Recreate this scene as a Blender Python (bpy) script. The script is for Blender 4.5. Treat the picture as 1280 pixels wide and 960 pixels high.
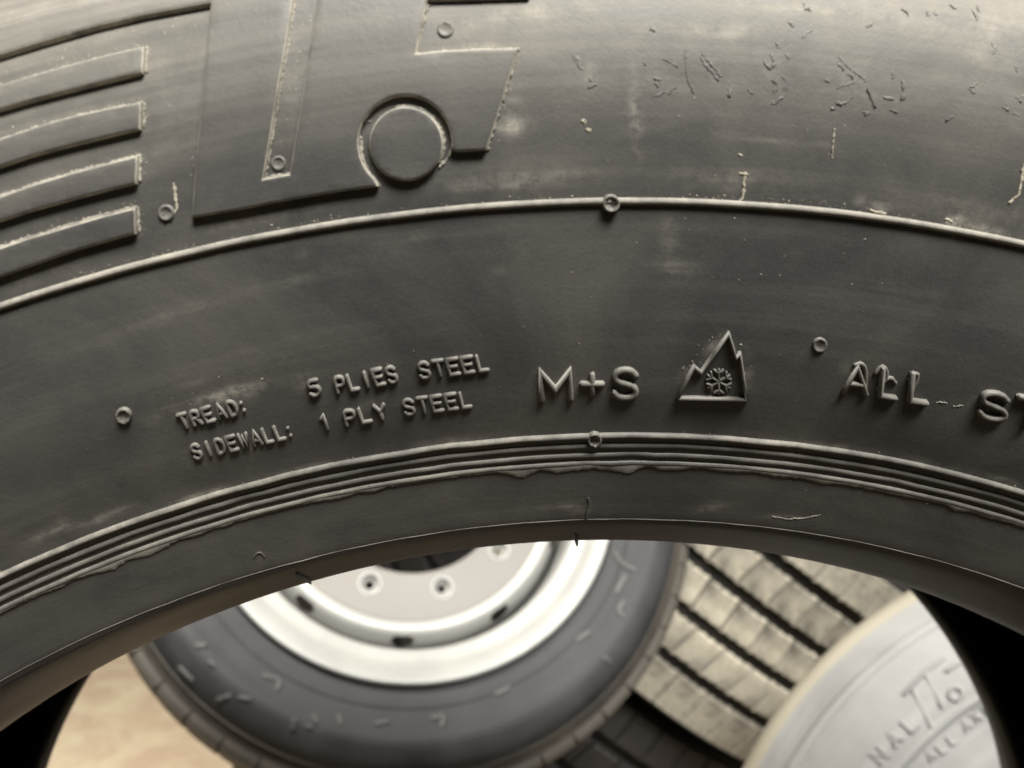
import bpy, bmesh, math, random
import numpy as np
from mathutils import Matrix, Vector

for o in list(bpy.data.objects):
    bpy.data.objects.remove(o)
scene = bpy.context.scene
col = scene.collection
random.seed(7)
rng = np.random.default_rng(11)
R_ = math.radians
S1 = math.sin

# ------------------------------------------------------------------ camera
F_PX = 962.0                       # focal length in pixels of the 1280 x 960 photograph
AXH = 0.95                         # height of the big tyre's axle (it stands on a rack)
YAW, PIT = R_(-2.59), R_(5.45)     # tyre axis seen from the camera


def frame(yaw, pit):
    ax = np.array([math.sin(yaw) * math.cos(pit), math.sin(pit), math.cos(yaw) * math.cos(pit)])
    u = np.cross([0, 1, 0], ax)
    u /= np.linalg.norm(u)
    return ax, u, np.cross(ax, u)


AX, U, V = frame(YAW, PIT)
C0 = np.array([0.033, -0.3514, 0.0])
CAM = np.array([-C0 @ U, -C0 @ AX, -C0 @ V + AXH])
RIGHT = np.array([U[0], AX[0], V[0]])
UP = np.array([U[1], AX[1], V[1]])
FWD = np.array([U[2], AX[2], V[2]])


def c2w(p):                        # camera coordinates (right, up, forward) to world
    p = np.asarray(p, float)
    return CAM + p[0] * RIGHT + p[1] * UP + p[2] * FWD


def d2w(d):
    return d[0] * RIGHT + d[1] * UP + d[2] * FWD


cam_d = bpy.data.cameras.new('camera')
cam = bpy.data.objects.new('camera', cam_d)
col.objects.link(cam)
cam.matrix_world = Matrix(((RIGHT[0], UP[0], -FWD[0], CAM[0]), (RIGHT[1], UP[1], -FWD[1], CAM[1]),
                           (RIGHT[2], UP[2], -FWD[2], CAM[2]), (0, 0, 0, 1)))
cam_d.sensor_width = 36
cam_d.lens = 36 * F_PX / 1280
cam_d.clip_start = 0.01
cam_d.clip_end = 200
cam_d.dof.use_dof = True
cam_d.dof.focus_distance = 0.185
cam_d.dof.aperture_fstop = 14
scene.camera = cam
scene.render.resolution_x, scene.render.resolution_y = 1024, 768

# ------------------------------------------------------------------ light
world = bpy.data.worlds.new('World')
scene.world = world
world.use_nodes = True
bg = world.node_tree.nodes['Background']
bg.inputs[0].default_value = (1.0, 0.96, 0.9, 1)
bg.inputs[1].default_value = 0.035


def area(name, loc, target, sx, sy, power, color, spread=180):
    l = bpy.data.lights.new(name, 'AREA')
    l.shape = 'RECTANGLE'
    l.size, l.size_y, l.energy, l.color = sx, sy, power, color
    l.spread = R_(spread)
    o = bpy.data.objects.new(name, l)
    col.objects.link(o)
    o.location = loc
    o.rotation_euler = (Vector(target) - Vector(loc)).to_track_quat('-Z', 'Y').to_euler()
    return o


area('ceiling_lamp', (0.85, -1.2, 3.3), (0.2, 0.45, 1.3), 2.4, 0.7, 27, (1.0, 0.972, 0.925), 46)
area('ceiling_lamp', (-0.9, 0.5, 4.0), (-0.5, 2.0, 0.0), 1.3, 0.3, 40, (1.0, 0.95, 0.86), 80)

scene.view_settings.view_transform = 'Standard'
scene.view_settings.look = 'None'
scene.view_settings.exposure = 0.0
scene.view_settings.gamma = 1.0
scene.render.engine = 'CYCLES'


# ------------------------------------------------------------------ materials
def new_mat(name):
    m = bpy.data.materials.new(name)
    m.use_nodes = True
    nt = m.node_tree
    return m, nt, nt.nodes['Principled BSDF']


def N(nt, typ, **kw):
    n = nt.nodes.new(typ)
    for k, v in kw.items():
        if k.startswith('i_'):
            n.inputs[k[2:].replace('_', ' ')].default_value = v
        else:
            setattr(n, k, v)
    return n


def ramp(nt, fac, a, b, ca=(0, 0, 0, 1), cb=(1, 1, 1, 1)):
    r = nt.nodes.new('ShaderNodeValToRGB')
    r.color_ramp.elements[0].position = a
    r.color_ramp.elements[1].position = b
    r.color_ramp.elements[0].color = ca
    r.color_ramp.elements[1].color = cb
    nt.links.new(fac, r.inputs[0])
    return r.outputs[0]


def math_(nt, op, a, b=None, clamp=False):
    n = nt.nodes.new('ShaderNodeMath')
    n.operation = op
    n.use_clamp = clamp
    for i, x in enumerate((a, b)):
        if x is None:
            continue
        if isinstance(x, (int, float)):
            n.inputs[i].default_value = x
        else:
            nt.links.new(x, n.inputs[i])
    return n.outputs[0]


def mixc(nt, fac, a, b):
    n = nt.nodes.new('ShaderNodeMix')
    n.data_type = 'RGBA'
    for i, x in ((0, fac), (6, a), (7, b)):
        if isinstance(x, (int, float)):
            n.inputs[i].default_value = x
        elif isinstance(x, tuple):
            n.inputs[i].default_value = x
        else:
            nt.links.new(x, n.inputs[i])
    return n.outputs[2]


def rubber(name, base, dust, film=0.12, edge=0.0, rough=0.46, streak=0.5, scale=1.0, grain=0.16, use_attr=True, painted_sheen=0.0):
    """black rubber: a thin uneven film of dust, rubbed streaks round the tyre, fine grain"""
    m, nt, b = new_mat(name)
    L = nt.links.new
    tc = N(nt, 'ShaderNodeTexCoord')
    uv = N(nt, 'ShaderNodeUVMap', uv_map='polar')
    mp = N(nt, 'ShaderNodeMapping')
    mp.inputs['Scale'].default_value = (9 * scale, 190 * scale, 1)
    L(uv.outputs[0], mp.inputs[0])
    st = N(nt, 'ShaderNodeTexNoise', i_Scale=1.0, i_Detail=6.0, i_Roughness=0.65)
    L(mp.outputs[0], st.inputs['Vector'])
    cl = N(nt, 'ShaderNodeTexNoise', i_Scale=26.0 * scale, i_Detail=7.0, i_Roughness=0.62, i_Distortion=0.6)
    L(tc.outputs['Object'], cl.inputs['Vector'])
    sp = N(nt, 'ShaderNodeTexNoise', i_Scale=900.0 * scale, i_Detail=3.0, i_Roughness=0.7)
    L(tc.outputs['Object'], sp.inputs['Vector'])
    md = N(nt, 'ShaderNodeTexNoise', i_Scale=170.0 * scale, i_Detail=5.0, i_Roughness=0.7)
    L(tc.outputs['Object'], md.inputs['Vector'])
    gr = N(nt, 'ShaderNodeTexNoise', i_Scale=2600.0 * scale, i_Detail=2.0, i_Roughness=0.6)
    L(tc.outputs['Object'], gr.inputs['Vector'])
    film_m = math_(nt, 'MULTIPLY', ramp(nt, cl.outputs[0], 0.36, 0.78), film)
    film_s = math_(nt, 'MULTIPLY', ramp(nt, st.outputs[0], 0.50, 0.80), film * streak)
    tot = math_(nt, 'ADD', film_m, film_s)
    specks = math_(nt, 'MULTIPLY', ramp(nt, sp.outputs[0], 0.70, 0.76), film * 1.2)
    tot = math_(nt, 'ADD', tot, specks)
    tot = math_(nt, 'ADD', tot, math_(nt, 'MULTIPLY', ramp(nt, gr.outputs[0], 0.35, 0.7), film * 0.22))
    if use_attr:
        at = N(nt, 'ShaderNodeAttribute', attribute_name='dust')
        brk = math_(nt, 'MULTIPLY', ramp(nt, md.outputs[0], 0.38, 0.68), math_(nt, 'ADD', ramp(nt, st.outputs[0], 0.38, 0.62), 0.25))
        brk = math_(nt, 'MULTIPLY', brk, math_(nt, 'ADD', ramp(nt, cl.outputs[0], 0.35, 0.65), 0.45))
        tot = math_(nt, 'ADD', tot, math_(nt, 'MULTIPLY', at.outputs['Fac'], brk))
    if painted_sheen:  # paler towards the widest radius: lamp sheen painted into the colour
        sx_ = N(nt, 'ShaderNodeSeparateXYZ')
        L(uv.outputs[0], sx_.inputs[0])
        mr = N(nt, 'ShaderNodeMapRange', i_From_Min=0.376, i_From_Max=0.422, i_To_Min=0.0, i_To_Max=painted_sheen)
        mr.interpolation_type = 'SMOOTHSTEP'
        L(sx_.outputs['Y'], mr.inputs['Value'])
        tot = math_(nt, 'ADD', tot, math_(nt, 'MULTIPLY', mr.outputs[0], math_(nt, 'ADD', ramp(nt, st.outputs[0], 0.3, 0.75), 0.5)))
    if edge:
        tot = math_(nt, 'ADD', tot, math_(nt, 'MULTIPLY', ramp(nt, md.outputs[0], 0.30, 0.60), edge))
    tot = math_(nt, 'MINIMUM', tot, 0.95)
    L(mixc(nt, tot, base + (1,), dust + (1,)), b.inputs['Base Color'])
    rr = math_(nt, 'ADD', math_(nt, 'MULTIPLY', tot, 0.45), rough)
    rr = math_(nt, 'ADD', rr, math_(nt, 'MULTIPLY', math_(nt, 'SUBTRACT', st.outputs[0], 0.5), 0.22), clamp=True)
    L(rr, b.inputs['Roughness'])
    b.inputs['Specular IOR Level'].default_value = 0.5
    bp = N(nt, 'ShaderNodeBump', i_Strength=grain, i_Distance=0.0006)
    hh = math_(nt, 'ADD', math_(nt, 'MULTIPLY', sp.outputs[0], 0.6), math_(nt, 'MULTIPLY', md.outputs[0], 0.8))
    hh = math_(nt, 'ADD', hh, math_(nt, 'MULTIPLY', cl.outputs[0], 1.2))
    hh = math_(nt, 'ADD', hh, math_(nt, 'MULTIPLY', gr.outputs[0], 0.35))
    L(hh, bp.inputs['Height'])
    L(bp.outputs[0], b.inputs['Normal'])
    return m


DUST = (0.45, 0.42, 0.35)
M_SIDE = rubber('rubber_sidewall', (0.050, 0.0495, 0.048), DUST, film=0.15, rough=0.45, painted_sheen=0.30)
M_RAISED = rubber('rubber_raised', (0.058, 0.0575, 0.0555), DUST, film=0.13, rough=0.45, painted_sheen=0.30)
M_RIB = rubber('rubber_dusty_rib', (0.10, 0.098, 0.09), DUST, film=0.3, edge=0.42, rough=0.6)
M_RIDGE = rubber('rubber_ridge', (0.058, 0.056, 0.052), DUST, film=0.28, edge=0.03, rough=0.55)
M_EDGE = rubber('rubber_dusty_edge', (0.09, 0.086, 0.078), DUST, film=0.25, edge=0.95, rough=0.7)
M_LETTER = rubber('rubber_lettering', (0.085, 0.082, 0.076), DUST, film=0.2, edge=0.15, rough=0.5)
M_CAKE = rubber('rubber_caked_dust', (0.13, 0.125, 0.11), (0.44, 0.41, 0.335), film=0.3, edge=0.6, rough=0.75)
M_FLASH = rubber('rubber_flash', (0.17, 0.165, 0.15), DUST, film=0.3, edge=0.3, rough=0.6)
M_WHEELRUB = rubber('rubber_grey_bloom', (0.008, 0.0083, 0.009), (0.12, 0.122, 0.125), film=0.28, streak=0.3, scale=0.35, rough=0.6)
M_MUDRUB = rubber('rubber_brown_dust', (0.013, 0.0115, 0.010), (0.15, 0.125, 0.09), film=0.3, edge=0.07, scale=0.35, rough=0.6)
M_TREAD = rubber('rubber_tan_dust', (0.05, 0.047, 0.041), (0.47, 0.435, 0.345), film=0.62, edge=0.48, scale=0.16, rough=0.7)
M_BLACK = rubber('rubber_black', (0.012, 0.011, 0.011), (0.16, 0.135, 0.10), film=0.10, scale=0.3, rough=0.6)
M_MARK = rubber('rubber_scuffed_mark', (0.05, 0.05, 0.05), (0.14, 0.14, 0.14), film=0.3, scale=0.35)
M_PALE = rubber('rubber_pale_dust', (0.22, 0.219, 0.212), (0.37, 0.367, 0.355), film=0.7, streak=0.8, scale=0.25, rough=0.5)
M_PALEB = rubber('rubber_pale_cream', (0.30, 0.275, 0.215), (0.40, 0.37, 0.29), film=0.6, scale=0.25, rough=0.6)
M_PALED = rubber('rubber_pale_grey', (0.215, 0.213, 0.206), (0.33, 0.327, 0.317), film=0.6, scale=0.25, rough=0.55)


def plain(name, c1, c2, scale, rough, metal=0.0, bump=0.05, coat=0.0):
    m, nt, b = new_mat(name)
    tc = N(nt, 'ShaderNodeTexCoord')
    n1 = N(nt, 'ShaderNodeTexNoise', i_Scale=scale, i_Detail=8.0, i_Roughness=0.65, i_Distortion=0.4)
    nt.links.new(tc.outputs['Object'], n1.inputs['Vector'])
    nt.links.new(mixc(nt, ramp(nt, n1.outputs[0], 0.33, 0.68), c1 + (1,), c2 + (1,)), b.inputs['Base Color'])
    nt.links.new(math_(nt, 'ADD', math_(nt, 'MULTIPLY', n1.outputs[0], 0.2), rough - 0.1), b.inputs['Roughness'])
    b.inputs['Metallic'].default_value = metal
    bp = N(nt, 'ShaderNodeBump', i_Strength=bump, i_Distance=0.002)
    nt.links.new(n1.outputs[0], bp.inputs['Height'])
    nt.links.new(bp.outputs[0], b.inputs['Normal'])
    return m


M_SILVER = plain('silver_wheel_paint', (0.32, 0.32, 0.305), (0.37, 0.37, 0.35), 14, 0.36)
M_DISC = plain('silver_disc_paint', (0.13, 0.121, 0.108), (0.155, 0.145, 0.128), 9, 0.5)
M_CRUMB = plain('dried_dust', (0.34, 0.31, 0.24), (0.48, 0.44, 0.35), 300, 0.9)
M_WOOD = plain('rough_wood', (0.33, 0.23, 0.13), (0.45, 0.33, 0.2), 12, 0.8, bump=0.3)
M_STEEL = plain('painted_rack_steel', (0.10, 0.16, 0.25), (0.13, 0.2, 0.3), 20, 0.5)
M_FLOOR = None


def floor_mat():
    m, nt, b = new_mat('tan_concrete')
    tc = N(nt, 'ShaderNodeTexCoord')
    n1 = N(nt, 'ShaderNodeTexNoise', i_Scale=5.0, i_Detail=8.0, i_Roughness=0.6, i_Distortion=1.2)
    n2 = N(nt, 'ShaderNodeTexNoise', i_Scale=22.0, i_Detail=6.0, i_Roughness=0.7)
    for n in (n1, n2):
        nt.links.new(tc.outputs['Object'], n.inputs['Vector'])
    c = mixc(nt, ramp(nt, n1.outputs[0], 0.38, 0.62), (0.50, 0.37, 0.26, 1), (0.62, 0.52, 0.36, 1))
    c = mixc(nt, math_(nt, 'MULTIPLY', ramp(nt, n2.outputs[0], 0.45, 0.7), 0.35), c, (0.70, 0.61, 0.46, 1))
    nt.links.new(c, b.inputs['Base Color'])
    b.inputs['Roughness'].default_value = 0.75
    bp = N(nt, 'ShaderNodeBump', i_Strength=0.2, i_Distance=0.003)
    nt.links.new(n2.outputs[0], bp.inputs['Height'])
    nt.links.new(bp.outputs[0], b.inputs['Normal'])
    return m


M_FLOOR = floor_mat()


# ------------------------------------------------------------------ mesh helpers
def link(name, me, parent=None):
    o = bpy.data.objects.new(name, me)
    col.objects.link(o)
    if parent:
        o.parent = parent
    return o


def mesh_obj(name, verts, faces, mats, parent=None, uv=None, dust=None, mat_idx=None, sharp=None, smooth=True):
    me = bpy.data.meshes.new(name)
    me.from_pydata([tuple(map(float, v)) for v in verts], [], [tuple(map(int, f)) for f in faces])
    for m in (mats if isinstance(mats, (list, tuple)) else [mats]):
        me.materials.append(m)
    if mat_idx is not None:
        me.polygons.foreach_set('material_index', np.asarray(mat_idx, np.int32))
    if smooth:
        me.polygons.foreach_set('use_smooth', [True] * len(me.polygons))
        if sharp:
            me.set_sharp_from_angle(angle=R_(sharp))
    if uv is not None:
        lay = me.uv_layers.new(name='polar')
        vi = np.zeros(len(me.loops), np.int32)
        me.loops.foreach_get('vertex_index', vi)
        lay.data.foreach_set('uv', np.asarray(uv, np.float32)[vi].ravel())
    if dust is not None:
        a = me.attributes.new('dust', 'FLOAT', 'POINT')
        a.data.foreach_set('value', np.asarray(dust, np.float32))
    me.update()
    return link(name, me, parent)


def empty(name, matrix):
    o = bpy.data.objects.new(name, None)
    o.empty_display_size = 0.05
    col.objects.link(o)
    o.matrix_world = matrix
    return o


def tag(o, label, cat, group=None):
    o['label'] = label
    o['category'] = cat
    if group:
        o['group'] = group


def lathe_data(prof, thetas, zc, closed=False):
    """prof: rows (r, y); spun about the local Y axis at height zc; theta from the top"""
    prof = np.asarray(prof, float)
    th = np.asarray(thetas, float)
    n, m = len(prof), len(th)
    r = prof[:, 0][:, None]
    X = r * np.sin(th)[None, :]
    Z = r * np.cos(th)[None, :] + zc
    Y = np.repeat(prof[:, 1][:, None], m, 1)
    v = np.stack([X, Y, Z], -1).reshape(-1, 3)
    i = np.arange(n if closed else n - 1)[:, None]
    j = np.arange(m)[None, :]
    i2, j2 = (i + 1) % n, (j + 1) % m
    f = np.stack([i * m + j + 0 * i2, i2 * m + j, i2 * m + j2, i * m + j2], -1).reshape(-1, 4)
    s = np.concatenate([[0], np.cumsum(np.hypot(*np.diff(prof, axis=0).T))])
    uv = np.stack([np.repeat((th * 0.38)[None, :], n, 0), np.repeat(s[:, None], m, 1)], -1).reshape(-1, 2)
    return v, f, uv


def ring(n):
    return np.arange(n) * 2 * math.pi / n


def spline(pts, n):
    """smooth monotone-ish resampling of a polyline (Catmull-Rom)"""
    p = np.asarray(pts, float)
    p = np.vstack([2 * p[0] - p[1], p, 2 * p[-1] - p[-2]])
    out = []
    for k in range(1, len(p) - 2):
        t = np.linspace(0, 1, n, endpoint=False)[:, None]
        a, b, c, d = p[k - 1], p[k], p[k + 1], p[k + 2]
        out.append(0.5 * (2 * b + (c - a) * t + (2 * a - 5 * b + 4 * c - d) * t ** 2 + (3 * b - a - 3 * c + d) * t ** 3))
    out.append(p[-2][None])
    return np.vstack(out)


class Surf:
    """front sidewall of a tyre standing anywhere: maps a pixel of the photograph onto that sidewall"""

    def __init__(self, centre, u, axis, v, prof):
        self.c, self.u, self.a, self.v = (np.asarray(x, float) for x in (centre, u, axis, v))
        p = np.asarray(prof, float)
        p = p[np.argsort(p[:, 0])]
        self.r, self.t = p[:, 0], p[:, 1]

    def T(self, r):
        return np.interp(r, self.r, self.t)

    def dT(self, r):
        e = 0.0009
        return (self.T(r + e) - self.T(r - e)) / (2 * e)

    def hit(self, px, py):
        px, py = np.atleast_1d(np.asarray(px, float)), np.atleast_1d(np.asarray(py, float))
        d = ((px - 640) / F_PX)[:, None] * RIGHT + ((480 - py) / F_PX)[:, None] * UP + FWD
        o = CAM - self.c
        o = np.array([o @ self.u, o @ self.a, o @ self.v])
        dl = np.stack([d @ self.u, d @ self.a, d @ self.v], -1)
        y = np.full(len(px), self.T(0.38))
        for _ in range(40):
            s = (y - o[1]) / dl[:, 1]
            r = np.hypot(o[0] + s * dl[:, 0], o[2] + s * dl[:, 2])
            y = 0.5 * y + 0.5 * self.T(r)
        s = (y - o[1]) / dl[:, 1]
        return np.stack([o[0] + s * dl[:, 0], y, o[2] + s * dl[:, 2]], -1)   # local, centre at origin

    def normal(self, q):
        r = np.hypot(q[:, 0], q[:, 2])
        k = self.dT(r)
        n = np.stack([k * q[:, 0] / r, -np.ones(len(q)), k * q[:, 2] / r], -1)
        return n / np.linalg.norm(n, axis=1)[:, None]

    def lift(self, px, py, h, zc):
        q = self.hit(px, py)
        p = q + self.normal(q) * np.asarray(h)[:, None]
        p[:, 2] += zc
        r = np.hypot(q[:, 0], q[:, 2])
        uv = np.stack([np.arctan2(q[:, 0], q[:, 2]) * 0.38, r], -1)
        return p, uv


def stroke(poly, rad, hgt, seg=7, soft=0, rough=0.0):
    """raised rounded bead along a polyline given in pixels; returns (x, y, h, faces)"""
    p = np.asarray(poly, float)
    for _ in range(soft):
        a, b = p[:-1], p[1:]
        p = np.vstack([p[:1], np.stack([0.75 * a + 0.25 * b, 0.25 * a + 0.75 * b], 1).reshape(-1, 2), p[-1:]])
    if rough:                       # ragged: step along in short pieces and stray to either side
        L_ = np.concatenate([[0], np.cumsum(np.hypot(*np.diff(p, axis=0).T))])
        t = np.linspace(0, L_[-1], max(4, int(L_[-1] / 2.2)))
        p = np.stack([np.interp(t, L_, p[:, 0]), np.interp(t, L_, p[:, 1])], -1) + rng.normal(0, rough * 0.8, (len(t), 2))
    d = np.diff(p, axis=0)
    d /= np.linalg.norm(d, axis=1)[:, None] + 1e-9
    tan = np.vstack([d[:1], d[:-1] + d[1:], d[-1:]])
    ln = np.linalg.norm(tan, axis=1)[:, None]
    k = np.ones(len(p))
    k[1:-1] = np.minimum(2.0 / np.maximum(ln[1:-1, 0], 0.9), 1.5)
    tan = tan / np.maximum(ln, 1e-6)
    nor = np.stack([-tan[:, 1], tan[:, 0]], -1)
    p = np.vstack([p[0] - tan[0] * rad * 0.85, p[0] - tan[0] * rad * 0.45, p, p[-1] + tan[-1] * rad * 0.45, p[-1] + tan[-1] * rad * 0.85])
    nor = np.vstack([nor[0], nor[0], nor, nor[-1], nor[-1]])
    k = np.concatenate([[0.25, 0.8], k, [0.8, 0.25]])
    hs = np.concatenate([[0.25, 0.85], np.ones(len(p) - 4), [0.85, 0.25]])
    if rough:
        k = k * rng.uniform(0.35, 1.35, len(k))
        hs = hs * rng.uniform(0.2, 1.4, len(hs))
    ph = np.linspace(R_(-14), R_(194), seg)
    xy = p[:, None, :] + nor[:, None, :] * (np.cos(ph)[None, :, None] * rad * k[:, None, None])
    sh = np.sign(np.sin(ph)) * np.abs(np.sin(ph)) ** 0.5
    h = sh[None, :] * hgt * hs[:, None]
    n = len(p)
    f = [(i * seg + j, i * seg + j + 1, (i + 1) * seg + j + 1, (i + 1) * seg + j) for i in range(n - 1) for j in range(seg - 1)]
    f += [tuple(range(seg)), tuple(reversed(range((n - 1) * seg, n * seg)))]
    return xy.reshape(-1, 2), h.ravel(), f


def strokes_part(surf, name, polys, rad, hgt, mat, parent, zc, soft=0, wob=0.0, rough=0.0):
    vx, vh, fs, off = [], [], [], 0
    for pl in polys:
        xy, h, f = stroke(pl, rad, hgt, soft=soft, rough=rough)
        if wob:
            xy = xy + rng.normal(0, wob, xy.shape)
            h = h * (1 + rng.normal(0, 0.04, h.shape))
        vx.append(xy)
        vh.append(h)
        fs += [tuple(i + off for i in q) for q in f]
        off += len(xy)
    xy = np.vstack(vx)
    v, uv = surf.lift(xy[:, 0], xy[:, 1], np.concatenate(vh), zc)
    return mesh_obj(name, v, fs, mat, parent, uv=uv)


def arc(cx, cy, rx, ry, a0, a1, n=9):
    return [(cx + rx * math.cos(R_(a0 + (a1 - a0) * i / (n - 1))), cy + ry * math.sin(R_(a0 + (a1 - a0) * i / (n - 1)))) for i in range(n)]


S_CURVE = [(0.95, 0.80), (0.75, 0.97), (0.45, 1.0), (0.15, 0.93), (0.04, 0.75), (0.15, 0.58), (0.5, 0.5), (0.85, 0.42), (0.97, 0.24), (0.85, 0.06), (0.5, 0.0), (0.2, 0.04), (0.03, 0.2)]
GLYPH = {
    'T': [[(0, 1), (1, 1)], [(0.5, 1), (0.5, 0)]],
    'R': [[(0, 0), (0, 1), (0.7, 1), (0.95, 0.88), (0.95, 0.62), (0.7, 0.5), (0, 0.5)], [(0.5, 0.5), (1, 0)]],
    'E': [[(1, 1), (0, 1), (0, 0), (1, 0)], [(0, 0.52), (0.8, 0.52)]],
    'A': [[(0, 0), (0.5, 1), (1, 0)], [(0.2, 0.35), (0.8, 0.35)]],
    'D': [[(0, 0), (0, 1), (0.6, 1), (0.97, 0.75), (0.97, 0.25), (0.6, 0), (0, 0)]],
    ':': [[(0.35, 0.12), (0.45, 0.12)], [(0.35, 0.68), (0.45, 0.68)]],
    'S': [S_CURVE],
    'I': [[(0.5, 0), (0.5, 1)]],
    'W': [[(0, 1), (0.25, 0), (0.5, 0.85), (0.75, 0), (1, 1)]],
    'L': [[(0, 1), (0, 0), (0.9, 0)]],
    'P': [[(0, 0), (0, 1), (0.7, 1), (0.95, 0.88), (0.95, 0.6), (0.7, 0.46), (0, 0.46)]],
    'Y': [[(0, 1), (0.5, 0.5), (1, 1)], [(0.5, 0.5), (0.5, 0)]],
    '5': [[(0.9, 1), (0.1, 1), (0.05, 0.58), (0.6, 0.62), (0.95, 0.45), (0.95, 0.2), (0.6, 0), (0.2, 0.02), (0.0, 0.18)]],
    '1': [[(0.2, 0.8), (0.5, 1), (0.5, 0)]],
    'M': [[(0, 0), (0, 1), (0.5, 0.3), (1, 1), (1, 0)]],
    'N': [[(0, 0), (0, 1), (1, 0), (1, 1)]],
    'X': [[(0, 0), (1, 1)], [(0, 1), (1, 0)]],
    '+': [[(0, 0.45), (1, 0.45)], [(0.5, 0.95), (0.5, -0.05)]],
}


def letter(surf, ch, x, y, ang, w, h, rad, hgt, mat, parent, zc, name='raised_letter', slant=0.0, wob=0.0):
    """x, y: foot of the letter's left edge in pixels; ang: rise of the line of writing in degrees"""
    c, s = math.cos(R_(ang)), math.sin(R_(ang))
    polys = []
    for pl in GLYPH[ch]:
        q = []
        for (a, b) in pl:
            dx, dy = a * w + b * h * slant, b * h
            q.append((x + dx * c - dy * s, y - dx * s - dy * c))
        polys.append(q)
    return strokes_part(surf, name, polys, rad, hgt, mat, parent, zc, soft=2 if ch in 'SDPR' else (1 if ch == '5' else 0), wob=wob)


def relief(surf, name, rings, depth, bevel, pxm, mats, parent, zc, step=14):
    """raised plate: outline rings in pixels, laid over the curved sidewall with rounded edges"""
    cu = bpy.data.curves.new('outline', 'CURVE')
    cu.dimensions = '2D'
    cu.fill_mode = 'BOTH'
    for rg in rings:
        sp = cu.splines.new('POLY')
        sp.points.add(len(rg) - 1)
        for p, (x, y) in zip(sp.points, rg):
            p.co = (x, -y, 0, 1)
        sp.use_cyclic_u = True
    cu.extrude = depth
    cu.bevel_depth = bevel
    cu.bevel_resolution = 2
    cu.offset = -bevel
    ob = bpy.data.objects.new('outline', cu)
    col.objects.link(ob)
    dg = bpy.context.evaluated_depsgraph_get()
    me = bpy.data.meshes.new_from_object(ob.evaluated_get(dg))
    bpy.data.objects.remove(ob)
    bm = bmesh.new()
    bm.from_mesh(me)
    bpy.data.meshes.remove(me)
    bmesh.ops.remove_doubles(bm, verts=bm.verts, dist=0.01)
    back = [f for f in bm.faces if f.calc_center_median().z < -depth * 0.5 - bevel * 0.4 and abs(f.normal.z) > 0.5]
    bmesh.ops.delete(bm, geom=back, context='FACES')
    xs = [v.co.x for v in bm.verts]
    ys = [v.co.y for v in bm.verts]
    for ax_, lo, hi in ((0, min(xs), max(xs)), (1, min(ys), max(ys))):
        k = math.ceil(lo / step) * step + 0.37
        while k < hi:
            co = (k, 0, 0) if ax_ == 0 else (0, k, 0)
            no = (1, 0, 0) if ax_ == 0 else (0, 1, 0)
            bmesh.ops.bisect_plane(bm, geom=bm.verts[:] + bm.edges[:] + bm.faces[:], plane_co=co, plane_no=no, dist=0.001)
            k += step
    bm.normal_update()
    bm.verts.index_update()
    co = np.array([v.co[:] for v in bm.verts])
    faces = [[v.index for v in f.verts] for f in bm.faces]
    idx = [0 if abs(f.normal.z) > 0.93 else 1 for f in bm.faces]
    bm.free()
    v, uv = surf.lift(co[:, 0], -co[:, 1], co[:, 2] * pxm, zc)
    return mesh_obj(name, v, faces, mats, parent, uv=uv, mat_idx=idx, sharp=35)


def ring_bead(surf, name, r0, half, hgt, mat, parent, zc, thetas, wob=0.0, dust=None):
    """half-round ring standing proud of the sidewall at radius r0"""
    ph = np.linspace(R_(-10), R_(190), 9)
    k = surf.dT(np.array([r0]))[0]
    nn = np.array([k, -1.0]) / math.hypot(k, 1)      # (radial, axial) normal
    tt = np.array([1.0, k]) / math.hypot(k, 1)
    base = np.array([r0, surf.T(r0)])
    prof = [base + tt * math.cos(a) * half + nn * math.sin(a) * hgt for a in ph[::-1]]
    v, f, uv = lathe_data(prof, thetas, zc)
    if wob:
        m = len(thetas)
        w = np.interp(np.arange(m), np.arange(0, m + 9, 9), rng.normal(0, wob, len(np.arange(0, m + 9, 9))))
        v = v.reshape(len(prof), m, 3)
        v[:, :, 0] += np.sin(thetas)[None] * w[None]
        v[:, :, 2] += np.cos(thetas)[None] * w[None]
        v = v.reshape(-1, 3)
    uv[:, 1] += r0
    d = np.full(len(v), dust) if dust is not None else None
    return mesh_obj(name, v, f, mat, parent, uv=uv, dust=d)


# ================================================================== SETTING
me = bpy.data.meshes.new('floor')
me.from_pydata([(-40, -40, 0), (40, -40, 0), (40, 60, 0), (-40, 60, 0)], [], [(0, 1, 2, 3)])
me.materials.append(M_FLOOR)
fl = link('floor', me)
fl['kind'] = 'structure'
fl['label'] = 'tan mottled concrete floor behind the tyres'

# ================================================================== THE BIG TYRE
TM = 0.344                 # mid-plane of the tyre along its axis
RO = 0.475                 # outer radius
ZC = RO                    # axle height above the tyre's base
FRONT = [(0.2858, 0.2456), (0.2866, 0.2415), (0.2885, 0.2362), (0.2925, 0.2275), (0.2965, 0.2195), (0.2992, 0.2162), (0.3050, 0.2128),
         (0.3120, 0.2090), (0.3223, 0.2038), (0.3350, 0.1968), (0.3500, 0.1900), (0.3706, 0.1834), (0.3830, 0.1804),
         (0.3930, 0.1791), (0.4020, 0.1791), (0.4110, 0.1806), (0.4200, 0.1836), (0.4320, 0.1895), (0.4550, 0.2070)]
fs = spline(FRONT, 8)
fs[:, 1] -= TM
BIG = Surf((0, TM, AXH), (1, 0, 0), (0, 1, 0), (0, 0, 1), fs)
big = empty('upright_tyre', Matrix.Translation((0, TM, AXH - RO)))
tag(big, 'big black upright tyre with M+S and mountain snowflake marks moulded on its sidewall', 'tyre')

fine = np.concatenate([np.linspace(R_(-33), R_(33), 640), np.linspace(R_(33), R_(327), 150)[1:-1]])


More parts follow.
